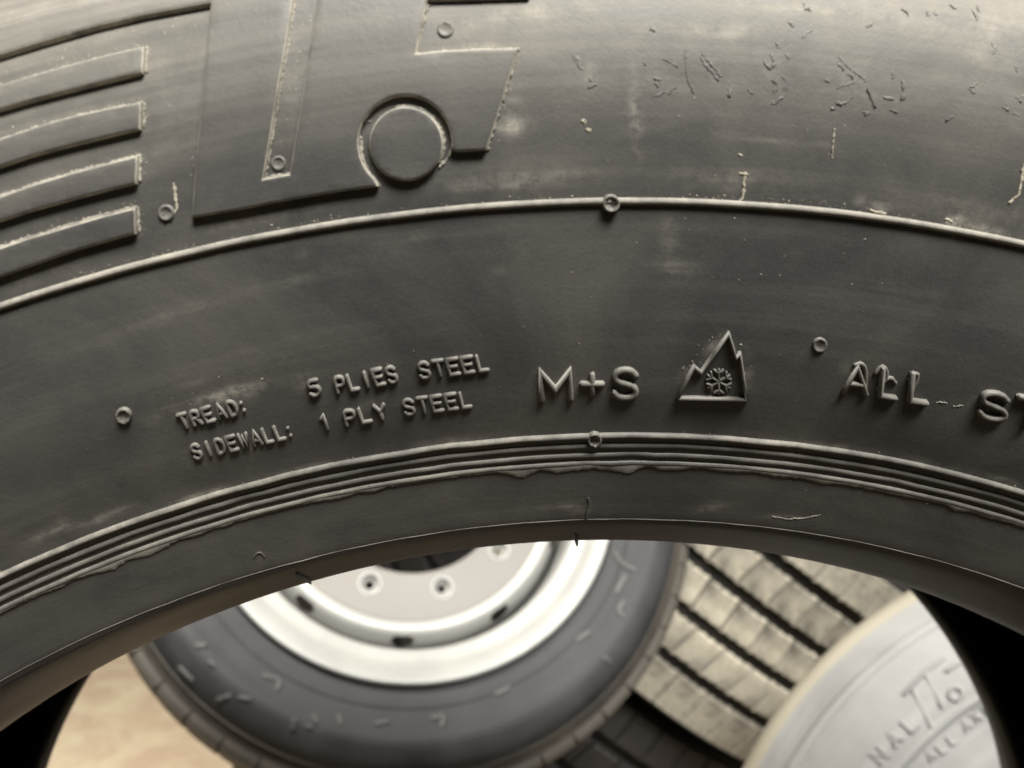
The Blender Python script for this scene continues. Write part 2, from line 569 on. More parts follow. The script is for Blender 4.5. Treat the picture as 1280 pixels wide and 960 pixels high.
def to_px(p):
    """local big-tyre point to photograph pixel (only used to place dust marks)"""
    w = np.asarray(p) + np.array([0, TM, AXH - RO]) - CAM
    z = w @ FWD
    return 640 + F_PX * (w @ RIGHT) / z, 480 - F_PX * (w @ UP) / z


# dust marks that lie on the sidewall: x, y, length, width, angle, strength (pixels of the photograph)
MARKS = [(795, 150, 46, 7, 88, 0.55), (846, 332, 26, 10, 10, 0.28), (838, 300, 12, 30, 0, 0.16),
         (630, 20, 80, 9, -12, 0.30), (890, 38, 70, 9, 0, 0.30), (700, 14, 60, 8, -8, 0.28), (600, 60, 26, 20, 0, 0.12), (1010, 10, 120, 9, 3, 0.30), (1190, 30, 120, 14, 8, 0.34),
         (640, 148, 14, 24, 0, 0.40), (640, 158, 20, 8, 0, 0.45), (470, 40, 60, 8, -18, 0.16), (390, 345, 60, 6, -14, 0.12),
         (500, 300, 40, 5, -14, 0.18), (378, 315, 8, 8, 0, 0.3), (990, 322, 12, 8, 0, 0.32), (1193, 277, 8, 8, 0, 0.9), (1193, 300, 10, 4, 10, 0.4),
         (1098, 262, 14, 6, 10, 0.5), (1232, 287, 26, 5, 12, 0.5), (1075, 250, 9, 5, 0, 0.3), (290, 492, 36, 9, -16, 0.75), (272, 505, 50, 13, -16, 0.25),
         (380, 478, 12, 10, -20, 0.35), (215, 520, 34, 8, -14, 0.28), (240, 482, 26, 5, -20, 0.14), (300, 565, 60, 10, -12, 0.16),
         (470, 500, 22, 4, -22, 0.30), (888, 438, 20, 6, -50, 0.50), (860, 462, 12, 7, -45, 0.5), (935, 455, 6, 22, 0, 0.42), (1062, 462, 12, 8, 20, 0.2),
         (1232, 508, 26, 20, 0, 0.22), (985, 647, 34, 2.5, 2, 0.55), (880, 633, 26, 7, -14, 0.30), (885, 637, 22, 3, -16, 0.35), (722, 640, 12, 8, 20, 0.35), (700, 633, 26, 4, -5, 0.18),
         (735, 628, 3, 12, 0, 0.25), (640, 330, 40, 4, -20, 0.10), (70, 660, 34, 6, -24, 0.55), (130, 645, 30, 5, -22, 0.35), (250, 622, 30, 5, -18, 0.5), (370, 590, 40, 4, -15, 0.35), (560, 552, 40, 4, -6, 0.3),
         (1050, 560, 40, 3, 10, 0.4), (1170, 580, 40, 4, 14, 0.45), (1255, 600, 30, 4, 15, 0.5), (325, 697, 10, 8, 0, 0.14), (1190, 640, 90, 14, 16, 0.06),
         (735, 92, 18, 16, 40, 0.12), (835, 98, 34, 20, 0, 0.10), (890, 90, 16, 22, -30, 0.10), (965, 98, 18, 26, 0, 0.12), (1062, 100, 26, 20, 30, 0.12), (1110, 122, 26, 16, 0, 0.10), (1240, 70, 30, 26, 0, 0.12), (640, 230, 90, 5, -8, 0.10), (430, 440, 120, 5, -12, 0.07), (1150, 360, 120, 6, 8, 0.08), (200, 400, 110, 7, -18, 0.08), (1000, 180, 110, 5, 4, 0.10), (310, 120, 24, 50, 20, 0.08), (450, 215, 60, 8, -10, 0.08)]


def dust_sheen_at(p):
    x, y = to_px(p)
    d = np.zeros(len(p))
    for (cx, cy, lx, ly, an, am) in MARKS:
        c, s = math.cos(R_(an)), math.sin(R_(an))
        a = ((x - cx) * c + (y - cy) * s) / lx
        b = (-(x - cx) * s + (y - cy) * c) / ly
        d += 1.7 * am * np.exp(-(a * a + b * b))
    r = np.hypot(p[:, 0], p[:, 2] - ZC)
    front = p[:, 1] < -0.09
    # dust lying in the corner above the rib and between the bars
    d += front * 0.20 * np.exp(-((r - 0.3745) / 0.0022) ** 2) * (0.6 + 0.6 * np.sin(x * 0.021 + 1.0))
    inb = (x < 262) & (y > -30) & (y < 300) & (r > 0.375)
    d += inb * 0.03
    slot = (x > 332) & (x < 398) & (y < 222)
    d += slot * 0.05
    # highlight over the widest part of the sidewall, painted as a paler zone
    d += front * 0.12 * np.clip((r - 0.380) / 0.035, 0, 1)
    return np.clip(d, 0, 1.6)


# carcass: outer skin from bead to bead over the tread, then the liner inside
half = [tuple(q) for q in spline(FRONT, 14)]
half = [(r, t - TM) for r, t in half]
tread = [(0.4640, -0.133), (0.4700, -0.118), (0.4725, -0.09), (0.4745, -0.05), (0.4750, 0.0)]
outer = half + tread + [(r, -t) for r, t in reversed(tread[:-1])] + [(r, -t) for r, t in reversed(half[::6])]
liner = [(0.2850, 0.094), (0.2850, 0.088), (0.2880, 0.084), (0.3000, 0.098), (0.3200, 0.118), (0.3600, 0.138), (0.4000, 0.143),
         (0.4300, 0.134), (0.4450, 0.105), (0.4520, 0.06), (0.4540, 0.0)]
liner = liner + [(r, -y) for r, y in reversed(liner[:-1])]
prof = outer + liner
v, f, uv = lathe_data(prof, fine, ZC, closed=True)
rad = np.hypot(v[:, 0], v[:, 2] - ZC)
uv[:, 1] = rad
n_out = len(outer)
dust = dust_sheen_at(v)  # real dust marks plus the painted highlight zone
dust[n_out * len(fine):] = 0
fidx = np.arange(len(f)) // len(fine)
mid = ((fidx >= n_out)).astype(int)
M_LINER = rubber('rubber_liner', (0.02, 0.019, 0.019), (0.05, 0.045, 0.04), film=0.1, rough=0.55)
casing = mesh_obj('casing', v, f, [M_SIDE, M_LINER], big, uv=uv, dust=dust, mat_idx=mid)
casing['label'] = 'dusty black sidewall, beads and tread body'

rib = ring_bead(BIG, 'sidewall_rib', 0.3706, 0.00072, 0.0008, M_RIB, big, ZC, fine, wob=0.00003, dust=0.12)
rib['label'] = 'pale dusty ring running round the middle of the sidewall'

# ridges round the bead
rr_of = lambda x, y: float(np.hypot(*BIG.hit([x], [y])[0][[0, 2]]))
ridge_r = [rr_of(740, yy) for yy in (544.5, 557.5, 569, 579)]
for k, r0 in enumerate(ridge_r):
    ring_bead(BIG, 'bead_ridge', r0, (0.0008, 0.00075, 0.0007, 0.0007)[k], (0.0009, 0.0005, 0.00045, 0.0005)[k], M_RIDGE, big, ZC, fine, wob=0.00007, dust=(0.35, 0.1, 0.1, 0.25)[k])
ring_bead(BIG, 'toe_line', rr_of(740, 649.5), 0.00022, 0.00012, M_RIDGE, big, ZC, fine, wob=0.00005, dust=0.10)

# torn flap of moulding flash below the lowest ridge
th = np.linspace(R_(-30), R_(30), 1000)
kn = lambda n_, sd: np.interp(th, np.linspace(th[0], th[-1], n_), rng.normal(0, sd, n_))
present = np.clip(0.45 + kn(26, 0.55), 0, 1) * np.where(th < 0.05, 1.0, 0.55)
ragged = present * np.clip(0.0007 + kn(80, 0.0007), 0, 0.0024) + np.abs(kn(420, 0.00016))
r_top = ridge_r[3] - 0.0001
rows = []
for q, hh in ((0.0, 0.0004), (0.35, 0.0004), (0.8, 0.00032), (1.0, 0.0002), (1.02, -0.0003)):
    rw = r_top - (0.0006 + ragged) * q
    yy = BIG.T(rw)
    kk = BIG.dT(rw)
    nl = np.sqrt(1 + kk * kk)
    rows.append(np.stack([np.sin(th) * (rw + hh * kk / nl), yy - hh / nl, ZC + np.cos(th) * (rw + hh * kk / nl)], -1))
vv = np.vstack(rows)
m = len(th)
ff = [(i * m + j, i * m + j + 1, (i + 1) * m + j + 1, (i + 1) * m + j) for i in range(4) for j in range(m - 1)]
fo = mesh_obj('flash_flap', vv, ff, M_FLASH, big, uv=np.stack([np.tile(th * 0.38, 5), np.hypot(vv[:, 0], vv[:, 2] - ZC)], -1), sharp=50)
fo['label'] = 'torn ragged grey strip of moulding flash under the bead ridges'

# ---- raised emblem, bars and disc
MM = [M_RAISED, M_EDGE]
gap = arc(507, 179, 58, 58, 112, 180 + 25, 10)[1:] + arc(507, 179, 57, 58, 180 + 40, 360 + 8, 16)
emblem = [(-40, 87), (0, 75), (62, 56), (125, 38), (187, 23.5), (266, 9), (260, 70), (254, 130), (247, 200), (241, 272), (300, 262), (360, 250.5), (420, 240), (474, 232.5)]
emblem += gap[1:]
emblem += [(572, 190), (608, 188), (618, 158), (632, 112), (648, 62), (605, 63), (560, 65), (521, 69), (527, 38), (535, 3), (590, 1.5), (662, -1), (668, -45), (420, -60), (300, -38), (200, -15), (144, 0), (70, 19), (0, 38), (-40, 50)]
slot = [(331, 223), (363, 217), (371, 170), (381, 110), (390, 55), (399, 0), (404, -36), (375, -36), (369, 0), (360, 55), (350, 110), (341, 165)]
eo = relief(BIG, 'raised_emblem', [emblem, slot], 3.6, 3.4, 0.00018, MM, big, ZC)
eo['label'] = 'large raised angular emblem with a long slot and a notch for a disc'
disc = [(508 + 46 * math.cos(a), 180 + 46 * math.sin(a)) for a in np.linspace(0, 2 * math.pi, 64, endpoint=False)]
do = relief(BIG, 'raised_disc', [disc], 3.6, 3.4, 0.00018, MM, big, ZC)
BARS = [[(-40, 124), (0, 111), (45, 97), (94, 83), (140, 71), (184, 61), (181, 94), (140, 104), (94, 115.5), (45, 128), (0, 141), (-40, 154)],
        [(-40, 190), (0, 176.5), (45, 161), (94, 147), (140, 137), (180, 129), (178, 163), (140, 172), (94, 183), (45, 196), (0, 211), (-40, 224)],
        [(-40, 261), (0, 247), (45, 231), (94, 216), (140, 204), (175, 195), (173, 230), (140, 238), (94, 250), (45, 263.5), (0, 278), (-40, 292)],
        [(-40, 325), (0, 310), (38, 297), (75, 286), (125, 271), (172, 259), (172, 292), (135, 302), (100, 312), (50, 329), (0, 347), (-40, 363)]]
for b_ in BARS:
    relief(BIG, 'raised_bar', [b_], 3.6, 3.4, 0.00018, MM, big, ZC)


# ---- pale dust caked along the light-catching edges of the raised shapes
EDGES = [[(0, 38), (70, 19), (144, 0)], [(372, -20), (360, 55), (350, 110), (341, 165), (332, 222), (362, 217)], [(535, 5), (527, 38), (521, 68), (560, 65), (605, 63), (648, 62)], [(648, 62), (632, 112), (618, 158), (609, 187)],
         arc(508, 180, 47, 47, -105, 30, 14), [(451, 172), (452, 192), (460, 214), (475, 232)], [(444, 150), (462, 152)], [(566, 184), (560, 198), (550, 208)]]
for b_ in BARS:
    EDGES.append([(x, y - 1) for x, y in b_[1:6]] + [(b_[6][0] + 2, b_[6][1] - 4)])
for pl in EDGES:
    strokes_part(BIG, 'dust_line', [pl], 2.1, 0.00030, M_CAKE, big, ZC, wob=0.2, rough=0.45)


# ---- vent nubs: little moulded rings with a dished middle
def nub(x, y, r, hgt, name='vent_nub', mat=M_LETTER):
    rad_ = [(0.0, 0.45), (0.55, 0.5), (0.70, 0.8), (0.84, 1.0), (0.97, 0.75), (1.10, -0.3)]
    n = 26
    xs, ys, hs = [], [], []
    for (q, h) in rad_:
        for j in range(n):
            a = 2 * math.pi * j / n
            xs.append(x + q * r * math.cos(a))
            ys.append(y + q * r * math.sin(a))
            hs.append(h * hgt * rng.uniform(0.75, 1.2))
    p, uv_ = BIG.lift(xs, ys, np.array(hs), ZC)
    ff = [(i * n + j, (i + 1) * n + j, (i + 1) * n + (j + 1) % n, i * n + (j + 1) % n) for i in range(len(rad_) - 1) for j in range(n)]
    return mesh_obj(name, p, ff, mat, big, uv=uv_)


for (x, y, r, h) in ((348, 204, 9, 0.0004), (557, 37, 10, 0.0004), (208, 266, 10, 0.0005), (763, 254, 11, 0.0013), (743, 548, 9, 0.0011), (1024.5, 431, 9, 0.00045), (155, 519, 10, 0.0008)):
    nub(x, y, r, h)


# ---- lettering
def write(text, x0, y0, x1, y1, h, wf, rad, hgt, slant=0.0, wob=0.12, rise0=None):
    """letters spread evenly on the line of feet (x0, y0) - (x1, y1)"""
    n = len(text)
    for i, ch in enumerate(text):
        if ch == ' ':
            continue
        t = i / (n - 1) if n > 1 else 0
        ang = -math.degrees(math.atan2(y1 - y0, x1 - x0))
        adv = math.hypot(x1 - x0, y1 - y0) / max(n - 1, 1)
        w = adv * wf * (0.3 if ch == ':' else 1)
        letter(BIG, ch, x0 + (x1 - x0) * t, y0 + (y1 - y0) * t, ang, w, h, rad, hgt, M_LETTER, big, ZC, slant=slant, wob=wob)


write('TREAD:', 229, 535, 305, 514.5, 17.5, 0.62, 2.5, 0.0007, slant=-0.16)
write('SIDEWALL:', 244, 573, 363, 546, 17.5, 0.64, 2.4, 0.0006, slant=-0.14)
write('5', 389, 494, 404, 491.5, 18.5, 0.85, 2.5, 0.00075, slant=-0.1)
write('PLIES', 423, 490, 487, 477.5, 19, 0.66, 2.5, 0.00075, slant=-0.1)
write('STEEL', 526, 472, 599, 463, 19, 0.68, 2.5, 0.0007, slant=-0.08)
write('1', 404, 537, 418, 534, 17.5, 0.8, 2.4, 0.0006, slant=-0.12)
write('PLY', 434, 531, 472, 524, 18, 0.66, 2.5, 0.0007, slant=-0.1)
write('STEEL', 507, 518, 578, 509, 18.5, 0.68, 2.4, 0.0006, slant=-0.08)
letter(BIG, 'M', 677, 498, 2, 36, 34, 4.4, 0.0010, M_LETTER, big, ZC, wob=0.1)
letter(BIG, '+', 727, 490, 0, 26, 25, 3.4, 0.0010, M_LETTER, big, ZC, wob=0.1)
letter(BIG, 'S', 766, 496, -1, 30, 35, 3.9, 0.0010, M_LETTER, big, ZC, wob=0.04)
letter(BIG, 'A', 1054, 489, -6, 28, 33, 3.2, 0.0010, M_LETTER, big, ZC, wob=0.3)
letter(BIG, 'L', 1099, 493, -9, 22, 34, 3.2, 0.0013, M_LETTER, big, ZC, slant=-0.05, wob=0.25)
letter(BIG, 'L', 1136, 499, -9, 24, 34, 3.2, 0.0013, M_LETTER, big, ZC, slant=-0.05, wob=0.3)
letter(BIG, 'S', 1221, 519, -10, 35, 32, 3.6, 0.0012, M_LETTER, big, ZC, wob=0.06)
letter(BIG, 'T', 1266, 526, -12, 34, 32, 3.8, 0.0012, M_LETTER, big, ZC, wob=0.2)
for pl in ([(1068, 456), (1077, 453), (1082, 460), (1082, 478), (1080, 490)], [(1094, 466), (1101, 457), (1108, 460), (1108, 472), (1101, 480), (1096, 486), (1102, 490)], [(1107, 474), (1114, 471), (1119, 478)], [(1136, 474), (1142, 466), (1148, 468), (1144, 478), (1138, 490)]):
    strokes_part(BIG, 'ghost_stroke', [pl], 2.2, 0.0006, M_LETTER, big, ZC, soft=1, wob=0.25)

# ---- mountain with snowflake
MT = [(847, 496), (857, 475), (867, 457), (876, 465), (893, 440), (910, 416), (915, 432), (919, 447), (924, 441), (928, 470), (932.5, 498), (890, 497), (847, 496)]
mo = strokes_part(BIG, 'mountain_outline', [MT], 2.4, 0.0011, M_LETTER, big, ZC, wob=0.2)
mo['label'] = 'raised three-peak mountain outline'
arms = []
for k in range(6):
    a = R_(90 + 60 * k)
    ca, sa = math.cos(a), math.sin(a)
    e = (898 + 15.5 * ca, 476 + 15.5 * sa)
    arms.append([(898, 476), e])
    for sg in (-1, 1):
        b2 = a + sg * R_(52)
        arms.append([(898 + 10 * ca, 476 + 10 * sa), (898 + 10 * ca + 7 * math.cos(b2), 476 + 10 * sa + 7 * math.sin(b2))])
so = strokes_part(BIG, 'snowflake', arms, 1.6, 0.0006, M_LETTER, big, ZC, wob=0.1)

# ---- remains of ground-off lettering near the widest part of the sidewall
REM = [[(718, 68), (722, 78), (727, 86)], [(721, 72), (726, 80)], [(737, 98), (745, 106)], [(735, 110), (744, 106)], [(816, 34), (818, 39)], [(804, 78), (808, 81)], [(830, 73), (838, 78), (846, 84)],
       [(818, 98), (826, 100)], [(819, 104), (822, 107)], [(816, 120), (828, 117), (838, 114), (846, 108)], [(857, 62), (858, 85), (860, 102), (867, 115)], [(876, 71), (882, 81), (890, 90), (897, 100)], [(878, 68), (888, 80), (902, 96)],
       [(911, 111), (912, 120)], [(916, 108), (914, 116)], [(935, 112), (941, 116)], [(955, 76), (958, 82), (963, 86)], [(964, 68), (969, 78), (962, 86)], [(966, 100), (972, 106), (968, 116)], [(965, 129), (972, 128), (977, 123)], [(980, 112), (984, 104), (978, 94)], [(972, 55), (973, 58)],
       [(983, 69), (986, 73)], [(1050, 72), (1060, 84), (1070, 91), (1082, 100)], [(1048, 80), (1054, 88)], [(1062, 92), (1066, 98)], [(1046, 110), (1058, 106), (1066, 104)], [(1033, 100), (1035, 102)], [(1040, 135), (1043, 137)], [(1046, 130), (1056, 129), (1066, 122)],
       [(1078, 139), (1082, 143), (1086, 141)], [(1084, 112), (1090, 124), (1095, 134)], [(1114, 138), (1121, 140)], [(1116, 90), (1117, 98)], [(1129, 102), (1130, 116), (1128, 126)], [(1106, 122), (1116, 124)], [(1212, 113), (1219, 116)], [(1214, 108), (1222, 104)], [(1183, 151), (1191, 145)],
       [(1239, 55), (1246, 60), (1241, 68)], [(1271, 84), (1272, 89)], [(1256, 134), (1260, 137)], [(1266, 143), (1274, 144)], [(1270, 120), (1276, 128)], [(1004, 4), (1006, 7)], [(1009, 10), (1012, 13)], [(1158, 16), (1162, 19)], [(1168, 15), (1170, 18)], [(1216, 12), (1220, 20)], [(1222, 6), (1224, 18), (1220, 26)], [(1188, 4), (1194, 10)],
       [(1128, 12), (1136, 18)], [(1090, 28), (1084, 34)], [(988, 28), (992, 31)], [(1003, 46), (1012, 38)]]
for pl in REM:
    strokes_part(BIG, 'worn_letter_fragment', [pl], rng.uniform(1.2, 2.4), rng.uniform(0.00006, 0.00018), M_RAISED, big, ZC, wob=0.2, rough=0.9)

# ---- rubber whiskers, glue drips and scratches
for (pl, rd, hh, nm) in (([(370, 716), (378, 720), (388, 725)], 1.2, 0.0012, 'rubber_whisker'), ([(719, 668), (721, 674)], 2.0, 0.002, 'rubber_whisker'),
                         ([(735, 622), (737, 630), (733, 640), (733, 650)], 1.2, 0.00025, 'mould_seam'), ([(317, 697), (320, 692), (326, 690), (331, 696)], 0.9, 0.0002, 'mould_seam')):
    strokes_part(BIG, nm, [pl], rd, hh, M_SIDE, big, ZC, soft=1)
for pl, rd in (([(217, 230), (219, 240), (220, 252), (222, 262), (218, 266)], 2.6), ([(931, 216), (930, 232), (928, 246), (925, 252)], 2.0), ([(1279, 205), (1277, 225), (1273, 243), (1262, 254)], 2.2),
               ([(923, 192), (927, 195)], 1.8), ([(924, 217), (935, 218)], 1.2), ([(729, 151), (731, 153)], 3.2), ([(734, 162), (737, 164)], 2.8), ([(1043, 160), (1041, 180), (1040, 197)], 0.9), ([(1182, 274), (1190, 277)], 1.5),
               ([(1088, 263), (1096, 265), (1106, 267)], 2.2), ([(952, 503), (1000, 502)], 0.0)):
    if rd:
        strokes_part(BIG, 'dried_drip', [pl], rd * 0.8, 0.00014, M_CRUMB, big, ZC, wob=0.3, rough=0.5)
for pl in ([(966, 646), (985, 649), (1010, 647), (1025, 644)], [(1170, 503), (1184, 504)], [(1192, 508), (1204, 507)], [(855, 579), (890, 584), (930, 588)], [(800, 577), (812, 578)]):
    strokes_part(BIG, 'scratch', [pl], 0.8, 0.0001, M_FLASH, big, ZC, wob=0.2, rough=0.4)

# ---- crumbs of dust caught along the edges (nobody could count them: one part)
spots = []


def along(poly, n, sx, sy, dx=0, dy=0):
    p = np.asarray(poly, float)
    d = np.concatenate([[0], np.cumsum(np.hypot(*np.diff(p, axis=0).T))])
    t = rng.uniform(0, d[-1], n)
    for x, y in zip(np.interp(t, d, p[:, 0]), np.interp(t, d, p[:, 1])):
        spots.append((x + rng.normal(dx, sx), y + rng.normal(dy, sy)))


RIBP = [(0, 389), (100, 352), (200, 326), (320, 298), (440, 276), (560, 264), (640, 257), (763, 252), (840, 251), (960, 256), (1060, 265), (1160, 281), (1280, 305)]
along(RIBP, 150, 1, 2.5, 0, -7)
along(RIBP[1:5], 90, 1, 3, 0, -8)
along(RIBP[8:], 60, 1, 2.5, 0, -7)
for b_ in BARS:
    along(b_[1:6], 45, 2, 3, 0, -5)
    along(b_[5:7], 10, 2, 3, 5, 0)
along([(0, 90), (125, 52), (250, 22)], 40, 4, 6, 0, 4)
along([(350, 190), (360, 120), (380, 20)], 40, 7, 4)
along([(535, 62), (600, 60), (645, 58)], 24, 5, 3)
along([(640, 70), (625, 140), (612, 185)], 30, 3, 4, 5, 0)
along([(700, 300), (900, 300), (1200, 340)], 45, 60, 40)
along([(200, 480), (600, 470), (900, 450)], 30, 40, 30)
along([(0, 718), (200, 634), (440, 573), (640, 547), (860, 543), (1070, 562), (1280, 611)], 130, 1, 1.5, 0, -1)
along([(640, 549), (900, 585), (1270, 650)], 40, 20, 8)
along([(845, 470), (905, 425), (935, 470)], 36, 5, 5, 0, -6)
along([(700, 150), (1250, 180)], 40, 40, 60)
along([(250, 225), (260, 120)], 14, 3, 6, -8, 0)
vs, fcs = [], []
sp = np.array(spots)
sz = np.abs(rng.normal(0, 1.0, len(sp))) * 0.6 + 0.4
oct_ = np.array([(1, 0, 0), (0, 1, 0), (-1, 0, 0), (0, -1, 0), (0, 0, 1)], float)
px, py, hh = [], [], []
for (x, y), s in zip(sp, sz):
    a = rng.uniform(0, 6.28)
    e = rng.uniform(0.5, 1.0)
    for q in oct_:
        px.append(x + s * (q[0] * math.cos(a) - q[1] * e * math.sin(a)))
        py.append(y + s * (q[0] * math.sin(a) + q[1] * e * math.cos(a)))
        hh.append((q[2] * s * 0.6 - 0.15) * 0.00018)
p, uv_ = BIG.lift(px, py, np.array(hh), ZC)
for k in range(len(sp)):
    o_ = k * 5
    fcs += [(o_, o_ + 1, o_ + 4), (o_ + 1, o_ + 2, o_ + 4), (o_ + 2, o_ + 3, o_ + 4), (o_ + 3, o_, o_ + 4)]
cr = mesh_obj('dust_crumbs', p, fcs, M_CRUMB, big, uv=uv_)
cr['kind'] = 'stuff'

# ---- rack the big tyre stands on (below the picture)
rk = empty('tyre_rack', Matrix.Translation((0, TM, 0)))
tag(rk, 'low blue steel rack with two rails carrying the upright tyre', 'rack')


def box(name, lo, hi, mat, parent):
    x0, y0, z0 = lo
    x1, y1, z1 = hi
    bm = bmesh.new()
    bmesh.ops.create_cube(bm, size=1)
    for vv_ in bm.verts:
        vv_.co = Vector(((x0 + x1) / 2 + vv_.co.x * (x1 - x0), (y0 + y1) / 2 + vv_.co.y * (y1 - y0), (z0 + z1) / 2 + vv_.co.z * (z1 - z0)))
    bmesh.ops.bevel(bm, geom=bm.edges[:], offset=min(x1 - x0, y1 - y0, z1 - z0) * 0.08, segments=2, affect='EDGES')
    me_ = bpy.data.meshes.new(name)
    bm.to_mesh(me_)
    bm.free()
    me_.materials.append(mat)
    return link(name, me_, parent)


rail_top = AXH - math.sqrt(RO ** 2 - 0.22 ** 2)
for sx in (-1, 1):
    xa, xb = sorted((sx * 0.20, sx * 0.24))
    box('rail', (xa, -0.22, rail_top - 0.045), (xb, 0.22, rail_top - 0.012), M_STEEL, rk)
    for yy in (-0.20, 0.20):
        box('leg', (xa, yy - 0.02, 0), (xb, yy + 0.02, rail_top - 0.046), M_STEEL, rk)
for yy in (-0.20, 0.20):
    box('crossbar', (-0.199, yy - 0.015, 0.15), (0.199, yy + 0.015, 0.19), M_STEEL, rk)


# ================================================================== OTHER TYRES
def tyre_profile(R, hw, br, bw, bulge, groove=0.0):
    """outer rows from front bead over tread to back bead, then liner; y < 0 is the front"""
    s = [(br, -bw + 0.02), (br + 0.003, -bw + 0.006), (br + 0.012, -bw - 0.002), (br + 0.03, -bw - 0.35 * (bulge - bw)), (br + 0.4 * (R - br), -bulge + 0.006),
         (br + 0.55 * (R - br), -bulge), (br + 0.72 * (R - br), -bulge + 0.008), (R - 0.026, -hw - 0.010), (R - 0.012, -hw - 0.002)]
    s = [tuple(q) for q in spline(s, 6)]
    rt = R - groove
    t = [(rt - 0.004, -hw + 0.006), (rt, -hw * 0.6), (rt + 0.002, 0.0)]
    o = s + t + [(r, -y) for r, y in reversed(t[:-1])] + [(r, -y) for r, y in reversed(s)]
    th_ = 0.016
    l = [(br - 0.0005, bw - 0.03), (br + 0.02, bw - 0.014), (br + 0.45 * (R - br), bulge - th_), (R - 0.06, hw - 0.012), (R - 0.034, hw * 0.5), (R - 0.032, 0.0)]
    l = l + [(r, -y) for r, y in reversed(l[:-1])]
    return s, o + l, len(o)


def place(centre, axis, up_hint, R):
    a = np.asarray(axis, float)
    a /= np.linalg.norm(a)
    u = np.cross(a, up_hint)
    u /= np.linalg.norm(u)
    vv_ = np.cross(u, a)
    o = np.asarray(centre) - vv_ * R
    M = Matrix(((u[0], a[0], vv_[0], o[0]), (u[1], a[1], vv_[1], o[1]), (u[2], a[2], vv_[2], o[2]), (0, 0, 0, 1)))
    return M, u, a, vv_


def casing_obj(prof_, n_o, R, mats, parent, n=160, groups=None):
    v_, f_, uv_ = lathe_data(prof_, ring(n), R, closed=True)
    row = np.arange(len(f_)) // n
    idx = groups(row, n_o) if groups else np.zeros(len(f_), int)
    return mesh_obj('casing', v_, f_, mats, parent, uv=uv_, mat_idx=idx)


def block_mesh(name, R, y0, y1, arc_, dep, zig0, zig1, drop0, drop1, mat, skew, k=8, n_zig=3):
    """one tread block: wavy along its groove edges, curved with the tyre; its middle lies at theta = 0"""
    vs_, fs_ = [], []
    for i in range(k + 1):
        t = i / k
        w = 0.5 - abs((t * n_zig) % 1.0 - 0.5) * 1.0
        for (yy, zg, sg, dr, sk) in ((y0, zig0, 1, drop0, 0), (y1, zig1, -1, drop1, skew)):
            a = (t - 0.5) * arc_ + sk
            yy2 = yy + sg * zg * w * 2
            in_ = 0.0018 * sg
            for (ro, di) in ((R - dep, 0), (R - dr - 0.002, 0), (R - dr * 0.6, in_)):
                aa = a
                if ro == R - dr * 0.6:
                    aa = max(min(a, sk + arc_ * 0.5 - 0.003), sk - arc_ * 0.5 + 0.003)
                vs_.append(((ro) * math.sin(aa), yy2 + di, ro * math.cos(aa) + R))
    for i in range(k):
        a, b_ = i * 6, (i + 1) * 6
        fs_ += [(a, a + 1, b_ + 1, b_), (a + 1, a + 2, b_ + 2, b_ + 1), (a + 2, a + 5, b_ + 5, b_ + 2), (a + 5, a + 4, b_ + 4, b_ + 5), (a + 4, a + 3, b_ + 3, b_ + 4)]
    e = k * 6
    fs_ += [(0, 3, 4, 1), (1, 4, 5, 2), (e, e + 1, e + 4, e + 3), (e + 1, e + 2, e + 5, e + 4)]
    me_ = bpy.data.meshes.new(name)
    me_.from_pydata(vs_, [], fs_)
    me_.materials.append(mat)
    uvl = me_.uv_layers.new(name='polar')
    for lp in me_.loops:
        q = me_.vertices[lp.vertex_index].co
        uvl.data[lp.index].uv = (q.x, q.y)
    bm = bmesh.new()
    bm.from_mesh(me_)
    bmesh.ops.recalc_face_normals(bm, faces=bm.faces)
    bm.to_mesh(me_)
    bm.free()
    return me_


def add_blocks(parent, R, meshes, count, phase):
    for k_, me_ in enumerate(meshes):
        for j in range(count):
            a = 2 * math.pi * (j + phase[k_]) / count
            o = bpy.data.objects.new('tread_block', me_)
            col.objects.link(o)
            o.parent = parent
            # turn about the axle (local Y through (0, 0, R))
            o.matrix_local = Matrix.Translation((0, 0, R)) @ Matrix.Rotation(a, 4, 'Y') @ Matrix.Translation((0, 0, -R))


# ---- tyres with ribbed tread, stacked tilted behind on the right
RT, HW = 0.50, 0.185
sT, pT, nT = tyre_profile(RT, HW, 0.30, 0.14, 0.205, groove=0.016)
pitch = 2 * HW / 5
g = 0.0085
NB = 56
arc0 = 2 * math.pi / NB - 0.003 / RT
BL = []
for k in range(5):
    y0, y1 = -HW + k * pitch + (g if k else 0), -HW + (k + 1) * pitch - (g if k < 4 else 0)
    BL.append((y0, y1, 0 if k == 0 else 0.0042, 0 if k == 4 else 0.0042, 0.010 if k == 0 else 0.0, 0.010 if k == 4 else 0.0, (0.0, 0.012, -0.014, 0.012, 0.0)[k]))
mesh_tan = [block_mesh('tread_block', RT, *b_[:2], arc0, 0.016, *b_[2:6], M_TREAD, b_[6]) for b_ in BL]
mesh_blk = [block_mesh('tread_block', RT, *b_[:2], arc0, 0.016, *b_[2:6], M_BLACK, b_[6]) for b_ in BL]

a_up = np.array([0.60, 0.78, -0.12])          # camera coordinates: the tilted stack's axis
a_up /= np.linalg.norm(a_up)
P = np.array([(960 - 640) / F_PX, (480 - 806) / F_PX, 1.0]) * 1.18      # middle of the lit tread
nrm = np.array([0.24, 0.0, -1.0])
nrm = nrm - (nrm @ a_up) * a_up
nrm /= np.linalg.norm(nrm)
Cl = P - nrm * RT
AXW = d2w(a_up)


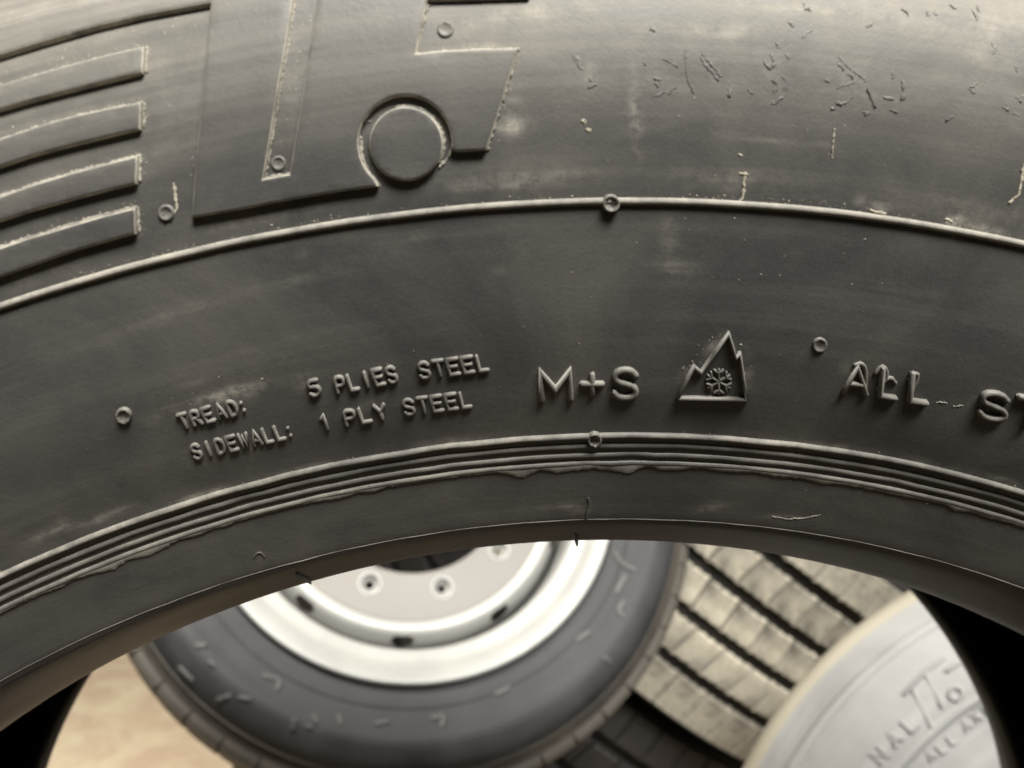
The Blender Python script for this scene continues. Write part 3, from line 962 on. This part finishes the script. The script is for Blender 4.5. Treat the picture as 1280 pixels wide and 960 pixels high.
def ribbed(centre_cam, meshes, mats, label, ph):
    M, u, a, vv_ = place(c2w(centre_cam), AXW, d2w(nrm), RT)
    e = empty('ribbed_tyre', M)
    tag(e, label, 'tyre')
    casing_obj(pT, nT, RT, mats, e, groups=lambda row, no: ((row >= no)).astype(int))
    add_blocks(e, RT, meshes, NB, ph)
    return e


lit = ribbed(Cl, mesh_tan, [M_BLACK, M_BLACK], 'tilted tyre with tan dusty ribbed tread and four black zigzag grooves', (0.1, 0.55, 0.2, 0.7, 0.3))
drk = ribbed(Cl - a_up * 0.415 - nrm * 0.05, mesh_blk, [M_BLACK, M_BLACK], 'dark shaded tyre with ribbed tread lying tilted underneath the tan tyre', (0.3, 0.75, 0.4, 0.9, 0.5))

# ---- pale dusty tyre leaning on the right
RP = 0.495
sP, pP, nP = tyre_profile(RP, 0.115, 0.292, 0.105, 0.150)
ya, ea = R_(30), R_(-35)
axP, _, _ = frame(ya, ea + PIT)
CP = np.array([0.603, -0.557, 0.521])
M, u, a, vv_ = place(c2w(CP) + d2w(axP) * 0.115, d2w(axP), (0, 0, 1), RP)
cP = c2w(CP) + d2w(axP) * 0.115
pale = empty('leaning_tyre', M)
tag(pale, 'pale grey dust-covered tyre leaning back with faint moulded lettering on its bright sidewall', 'tyre')


def pal_groups(row, no):
    ix = np.zeros(len(row), int)
    ix[(row >= len(sP) - 5) & (row < no)] = 1
    ix[row >= no] = 2
    return ix


casing_obj(pP, nP, RP, [M_PALE, M_PALEB, M_BLACK], pale, n=220, groups=pal_groups)
PAL = Surf(cP, u, a, vv_, sP)
rl = [float(np.hypot(*PAL.hit([x], [y])[0][[0, 2]])) for x, y in ((1140, 940), (1185, 902), (1230, 866))]
ring_bead(PAL, 'sidewall_rib', float(np.mean(rl)), 0.004, 0.003, M_PALE, pale, RP, ring(220))
ring_bead(PAL, 'sidewall_rib', float(np.mean(rl)) + 0.075, 0.006, 0.003, M_PALE, pale, RP, ring(220))
ang = 38
for ch, x, y, s in (('N', 1101, 955, 17), ('A', 1119, 934, 17), ('L', 1139, 915, 18)):
    letter(PAL, ch, x, y, ang + 10, s * 0.75, s, 2.4, 0.0024, M_PALED, pale, RP)
for ch, x, y in (('A', 1163, 952), ('L', 1177, 942), ('L', 1190, 931), ('A', 1207, 914), ('X', 1220, 903), ('L', 1233, 892)):
    letter(PAL, ch, x, y, ang, 9, 12, 1.9, 0.0020, M_PALED, pale, RP)
strokes_part(PAL, 'raised_emblem', [[(1142, 864), (1165, 911), (1203, 879)], [(1156, 840), (1177, 883)], [(1130, 868), (1156, 840), (1180, 822)], [(1183, 839), (1200, 828)]], 3.0, 0.0026, M_PALED, pale, RP)
strokes_part(PAL, 'raised_disc', [arc(1194, 867, 8, 8, 0, 360, 17)], 2.4, 0.0024, M_PALED, pale, RP)

# ---- black tyre standing far behind
RB = 0.52
sB, pB, nB = tyre_profile(RB, 0.13, 0.292, 0.105, 0.16)
cb = c2w(np.array([(1215 - 640) / F_PX, 0, 1]) * 2.55)
Mb, *_ = place((cb[0], cb[1], RB), (0.25, 1, 0), (0, 0, 1), RB)
bk = empty('standing_tyre', Mb)
tag(bk, 'plain black tyre standing upright in the dark behind the tan ribbed tyre', 'tyre')
casing_obj(pB, nB, RB, M_BLACK, bk)

# ================================================================== SILVER WHEEL
axw, uw, vw = frame(R_(-14.6), R_(-28.9))
CW = np.array([-0.138, -0.119, 1.126])
RW = 0.435
HWW = 0.125
sW, pW, nW = tyre_profile(RW, HWW, 0.292, 0.135, 0.158)
FL = 0.148                                   # flange plane in front of the wheel's middle
cW = c2w(CW) + d2w(axw) * FL
M, u, a, vv_ = place(cW, d2w(axw), (0, 0, 1), RW)
wh = empty('silver_wheel', M)
tag(wh, 'silver painted steel truck wheel with bolt holes, fitted with a dark grey tyre', 'wheel')
ty = empty('tyre', Matrix.Identity(4))
ty.parent = wh
ty.matrix_parent_inverse = Matrix.Identity(4)


def wgroups(row, no):
    ix = np.zeros(len(row), int)
    ix[(row >= len(sW) - 7) & (row < no)] = 1
    return ix


cs = casing_obj(pW, nW, RW, [M_WHEELRUB, M_MUDRUB], ty, n=200, groups=wgroups)
WH = Surf(cW, u, a, vv_, sW)
ring_bead(WH, 'sidewall_rib', 0.408, 0.003, 0.002, M_MUDRUB, ty, RW, ring(200))
ring_bead(WH, 'sidewall_rib', 0.330, 0.002, 0.0015, M_WHEELRUB, ty, RW, ring(200))
# shoulder blocks
bw_ = block_mesh('tread_block', RW + 0.004, -HWW - 0.004, -HWW + 0.05, 2 * math.pi / 52 - 0.006, 0.022, 0, 0.002, 0.010, 0.0, M_MUDRUB, 0.0, k=3)
for j in range(52):
    o = bpy.data.objects.new('tread_block', bw_)
    col.objects.link(o)
    o.parent = ty
    o.matrix_local = Matrix.Translation((0, 0, RW)) @ Matrix.Rotation(2 * math.pi * j / 52, 4, 'Y') @ Matrix.Translation((0, 0, -RW - 0.004))
# blurred moulded marks on its sidewall
for pl in ([(246, 808), (258, 806)], [(262, 828), (268, 832)], [(272, 875), (286, 870)], [(300, 872), (312, 874)], [(368, 900), (366, 912)], [(392, 895), (396, 904)], [(384, 908), (388, 910)], [(424, 895), (426, 906)],
           [(330, 845), (352, 850), (346, 862)], [(225, 835), (240, 850)], [(768, 690), (776, 704), (792, 712)], [(782, 720), (770, 740)], [(780, 752), (772, 762), (778, 770)], [(756, 822), (762, 828)], [(722, 800), (736, 790)], [(470, 905), (486, 902)], [(540, 898), (556, 894), (552, 908)], [(620, 868), (636, 860)]):
    strokes_part(WH, 'moulded_mark', [pl], 3.4, 0.0028, M_MARK, ty, RW, soft=1)

# rim: lip, bead seat slope, well (front), barrel to the back lip
rimp = [(0.2925, -FL + 0.012), (0.3005, -FL + 0.010), (0.3030, -FL + 0.003), (0.3005, -FL - 0.001), (0.2950, -FL - 0.0005), (0.2880, -FL + 0.003), (0.2810, -FL + 0.010), (0.2760, -FL + 0.018),
        (0.2700, -FL + 0.024), (0.2600, -FL + 0.028), (0.2560, -FL + 0.031), (0.2530, -FL + 0.036), (0.2510, -FL + 0.05), (0.2500, -FL + 0.10), (0.2520, 0.05), (0.2760, FL - 0.02), (0.3000, FL - 0.004), (0.3030, FL + 0.003), (0.3000, FL + 0.008),
        (0.2790, FL - 0.010), (0.2560, 0.06), (0.2560, -FL + 0.05), (0.2760, -FL + 0.028)]
v, f, uv = lathe_data(spline(rimp, 4), ring(200), RW, closed=True)
rim = mesh_obj('rim', v, f, M_SILVER, wh, uv=uv)
rim['label'] = 'bright silver steel rim'
E_ = 0.063                                   # disc face behind the flange plane


def flat_ring(name, rings2d, y, thick, bevel, mat, parent):
    cu = bpy.data.curves.new('outline', 'CURVE')
    cu.dimensions = '2D'
    cu.fill_mode = 'BOTH'
    for rg in rings2d:
        s_ = cu.splines.new('POLY')
        s_.points.add(len(rg) - 1)
        for p_, (x_, y_) in zip(s_.points, rg):
            p_.co = (x_, y_, 0, 1)
        s_.use_cyclic_u = True
    cu.extrude, cu.bevel_depth, cu.bevel_resolution, cu.offset = thick / 2 - bevel, bevel, 3, -bevel
    ob = bpy.data.objects.new('outline', cu)
    col.objects.link(ob)
    me_ = bpy.data.meshes.new_from_object(ob.evaluated_get(bpy.context.evaluated_depsgraph_get()))
    bpy.data.objects.remove(ob)
    # curve lies in XY: turn it so that it faces local -Y, centred on the axle
    me_.transform(Matrix.Translation((0, y + thick / 2, RW)) @ Matrix.Rotation(R_(90), 4, 'X'))
    me_.materials.clear()
    me_.materials.append(mat)
    me_.polygons.foreach_set('use_smooth', [True] * len(me_.polygons))
    me_.set_sharp_from_angle(angle=R_(50))
    return link(name, me_, parent)


def circ(r, n, cx=0, cy=0):
    return [(cx + r * math.cos(2 * math.pi * i / n), cy + r * math.sin(2 * math.pi * i / n)) for i in range(n)]


ph = R_(-116.2)
holes = [circ(0.0105, 24, 0.1675 * math.cos(ph + k * math.pi / 5), 0.1675 * math.sin(ph + k * math.pi / 5)) for k in range(10)]
dsc = flat_ring('wheel_disc', [circ(0.2120, 120), circ(0.1405, 96)] + holes, -FL + E_, 0.012, 0.0035, M_DISC, wh)
dsc['label'] = 'flat pale disc with ten bolt holes round a dark hub opening'
# curved shoulder of the disc, with hand holes
rows_ = spline([(0.2095, -FL + E_ + 0.001), (0.2180, -FL + E_ - 0.004), (0.2260, -FL + E_ - 0.003), (0.2330, -FL + E_ + 0.006), (0.2390, -FL + E_ + 0.020), (0.2440, -FL + E_ + 0.045), (0.2490, -FL + E_ + 0.085)], 4)
n = 360
v, f, uv = lathe_data(rows_, ring(n), RW)
keep = []
for q in f:
    r_ = np.mean(np.hypot(v[q, 0], v[q, 2] - RW))
    t_ = math.atan2(np.mean(v[q, 2] - RW), np.mean(v[q, 0]))
    dth = ((t_ - ph - math.pi / 10) / (math.pi / 5)) % 1.0
    dth = min(dth, 1 - dth) * math.pi / 5 * 0.232
    keep.append((dth / 0.016) ** 2 + ((r_ - 0.2345) / 0.0055) ** 2 > 1)
sh = mesh_obj('disc_shoulder', v, f[np.array(keep)], M_SILVER, dsc, uv=uv)
for k in range(10):
    aa = ph + k * math.pi / 5
    cx_, cz_ = 0.1675 * math.cos(aa), 0.1675 * math.sin(aa)
    hv, hf = [], []
    for i, (rr_, yy) in enumerate(((0.0060, 0.011), (0.0140, -0.0010), (0.0160, -0.0010), (0.0175, 0.001))):
        for j in range(20):
            b_ = 2 * math.pi * j / 20
            hv.append((cx_ + rr_ * math.cos(b_), -FL + E_ + yy, RW + cz_ + rr_ * math.sin(b_)))
    hf = [(i * 20 + j, i * 20 + (j + 1) % 20, (i + 1) * 20 + (j + 1) % 20, (i + 1) * 20 + j) for i in range(3) for j in range(20)]
    mesh_obj('bolt_hole_rim', hv, hf, M_SILVER, dsc)

# ---- crate under the wheel and column of tyres behind it (both hidden by the things in front)
axl, vwl = d2w(axw), np.array(vv_)
pts = [cW + math.cos(t) * u * RW + math.sin(t) * vv_ * RW + axl * k for t in np.linspace(0, 6.283, 180) for k in (-HWW, HWW)]
lowp = min(pts, key=lambda p_: p_[2])
top_h = float(lowp[2]) - 0.004
ct = empty('wooden_crate', Matrix.Translation((float(lowp[0]), float(lowp[1]), 0)))
tag(ct, 'rough wooden crate carrying the silver truck wheel', 'crate')
cw, cd = 0.12, 0.10
for sx in (-1, 1):
    for sy in (-1, 1):
        xa, xb = sorted((sx * (cw - 0.03), sx * cw))
        ya_, yb_ = sorted((sy * (cd - 0.03), sy * cd))
        box('corner_post', (xa, ya_, 0), (xb, yb_, top_h - 0.021), M_WOOD, ct)
nz = 5
hz_ = (top_h - 0.03) / nz
for k in range(nz):
    z0_ = 0.005 + k * hz_
    for sy in (-1, 1):
        ya_, yb_ = sorted((sy * (cd + 0.001), sy * (cd + 0.016)))
        box('plank', (-cw, ya_, z0_), (cw, yb_, z0_ + hz_ - 0.012), M_WOOD, ct)
    for sx in (-1, 1):
        xa, xb = sorted((sx * (cw + 0.001), sx * (cw + 0.016)))
        box('plank', (xa, -cd, z0_), (xb, cd, z0_ + hz_ - 0.012), M_WOOD, ct)
for k in range(3):
    w_ = 2 * cd / 3
    box('lid_plank', (-cw, -cd + k * w_ + 0.002, top_h - 0.02), (cw, -cd + (k + 1) * w_ - 0.002, top_h), M_WOOD, ct)

# ---- column of lying tyres against which the wheel leans
RS, TS = 0.42, 0.256
sS, pS, nS = tyre_profile(RS, 0.10, 0.25, 0.09, 0.128)
back = max((p_ for p_ in pts), key=lambda p_: p_[1])
sx0, sy0 = float(cW[0]) - 0.10, float(back[1]) + RS - 0.02
words = ('resting on the floor', 'second from the floor', 'third from the floor', 'fourth from the floor', 'topmost of the column')
for k in range(5):
    Ms = Matrix(((1, 0, 0, sx0), (0, 0, 1, sy0 - RS), (0, -1, 0, 0.128 + 0.257 * k), (0, 0, 0, 1)))
    e = empty('lying_tyre', Ms)
    tag(e, 'black tyre lying flat in the column behind the silver wheel, ' + words[k], 'tyre', 'column of tyres lying flat')
    casing_obj(pS, nS, RS, M_BLACK, e, n=96)
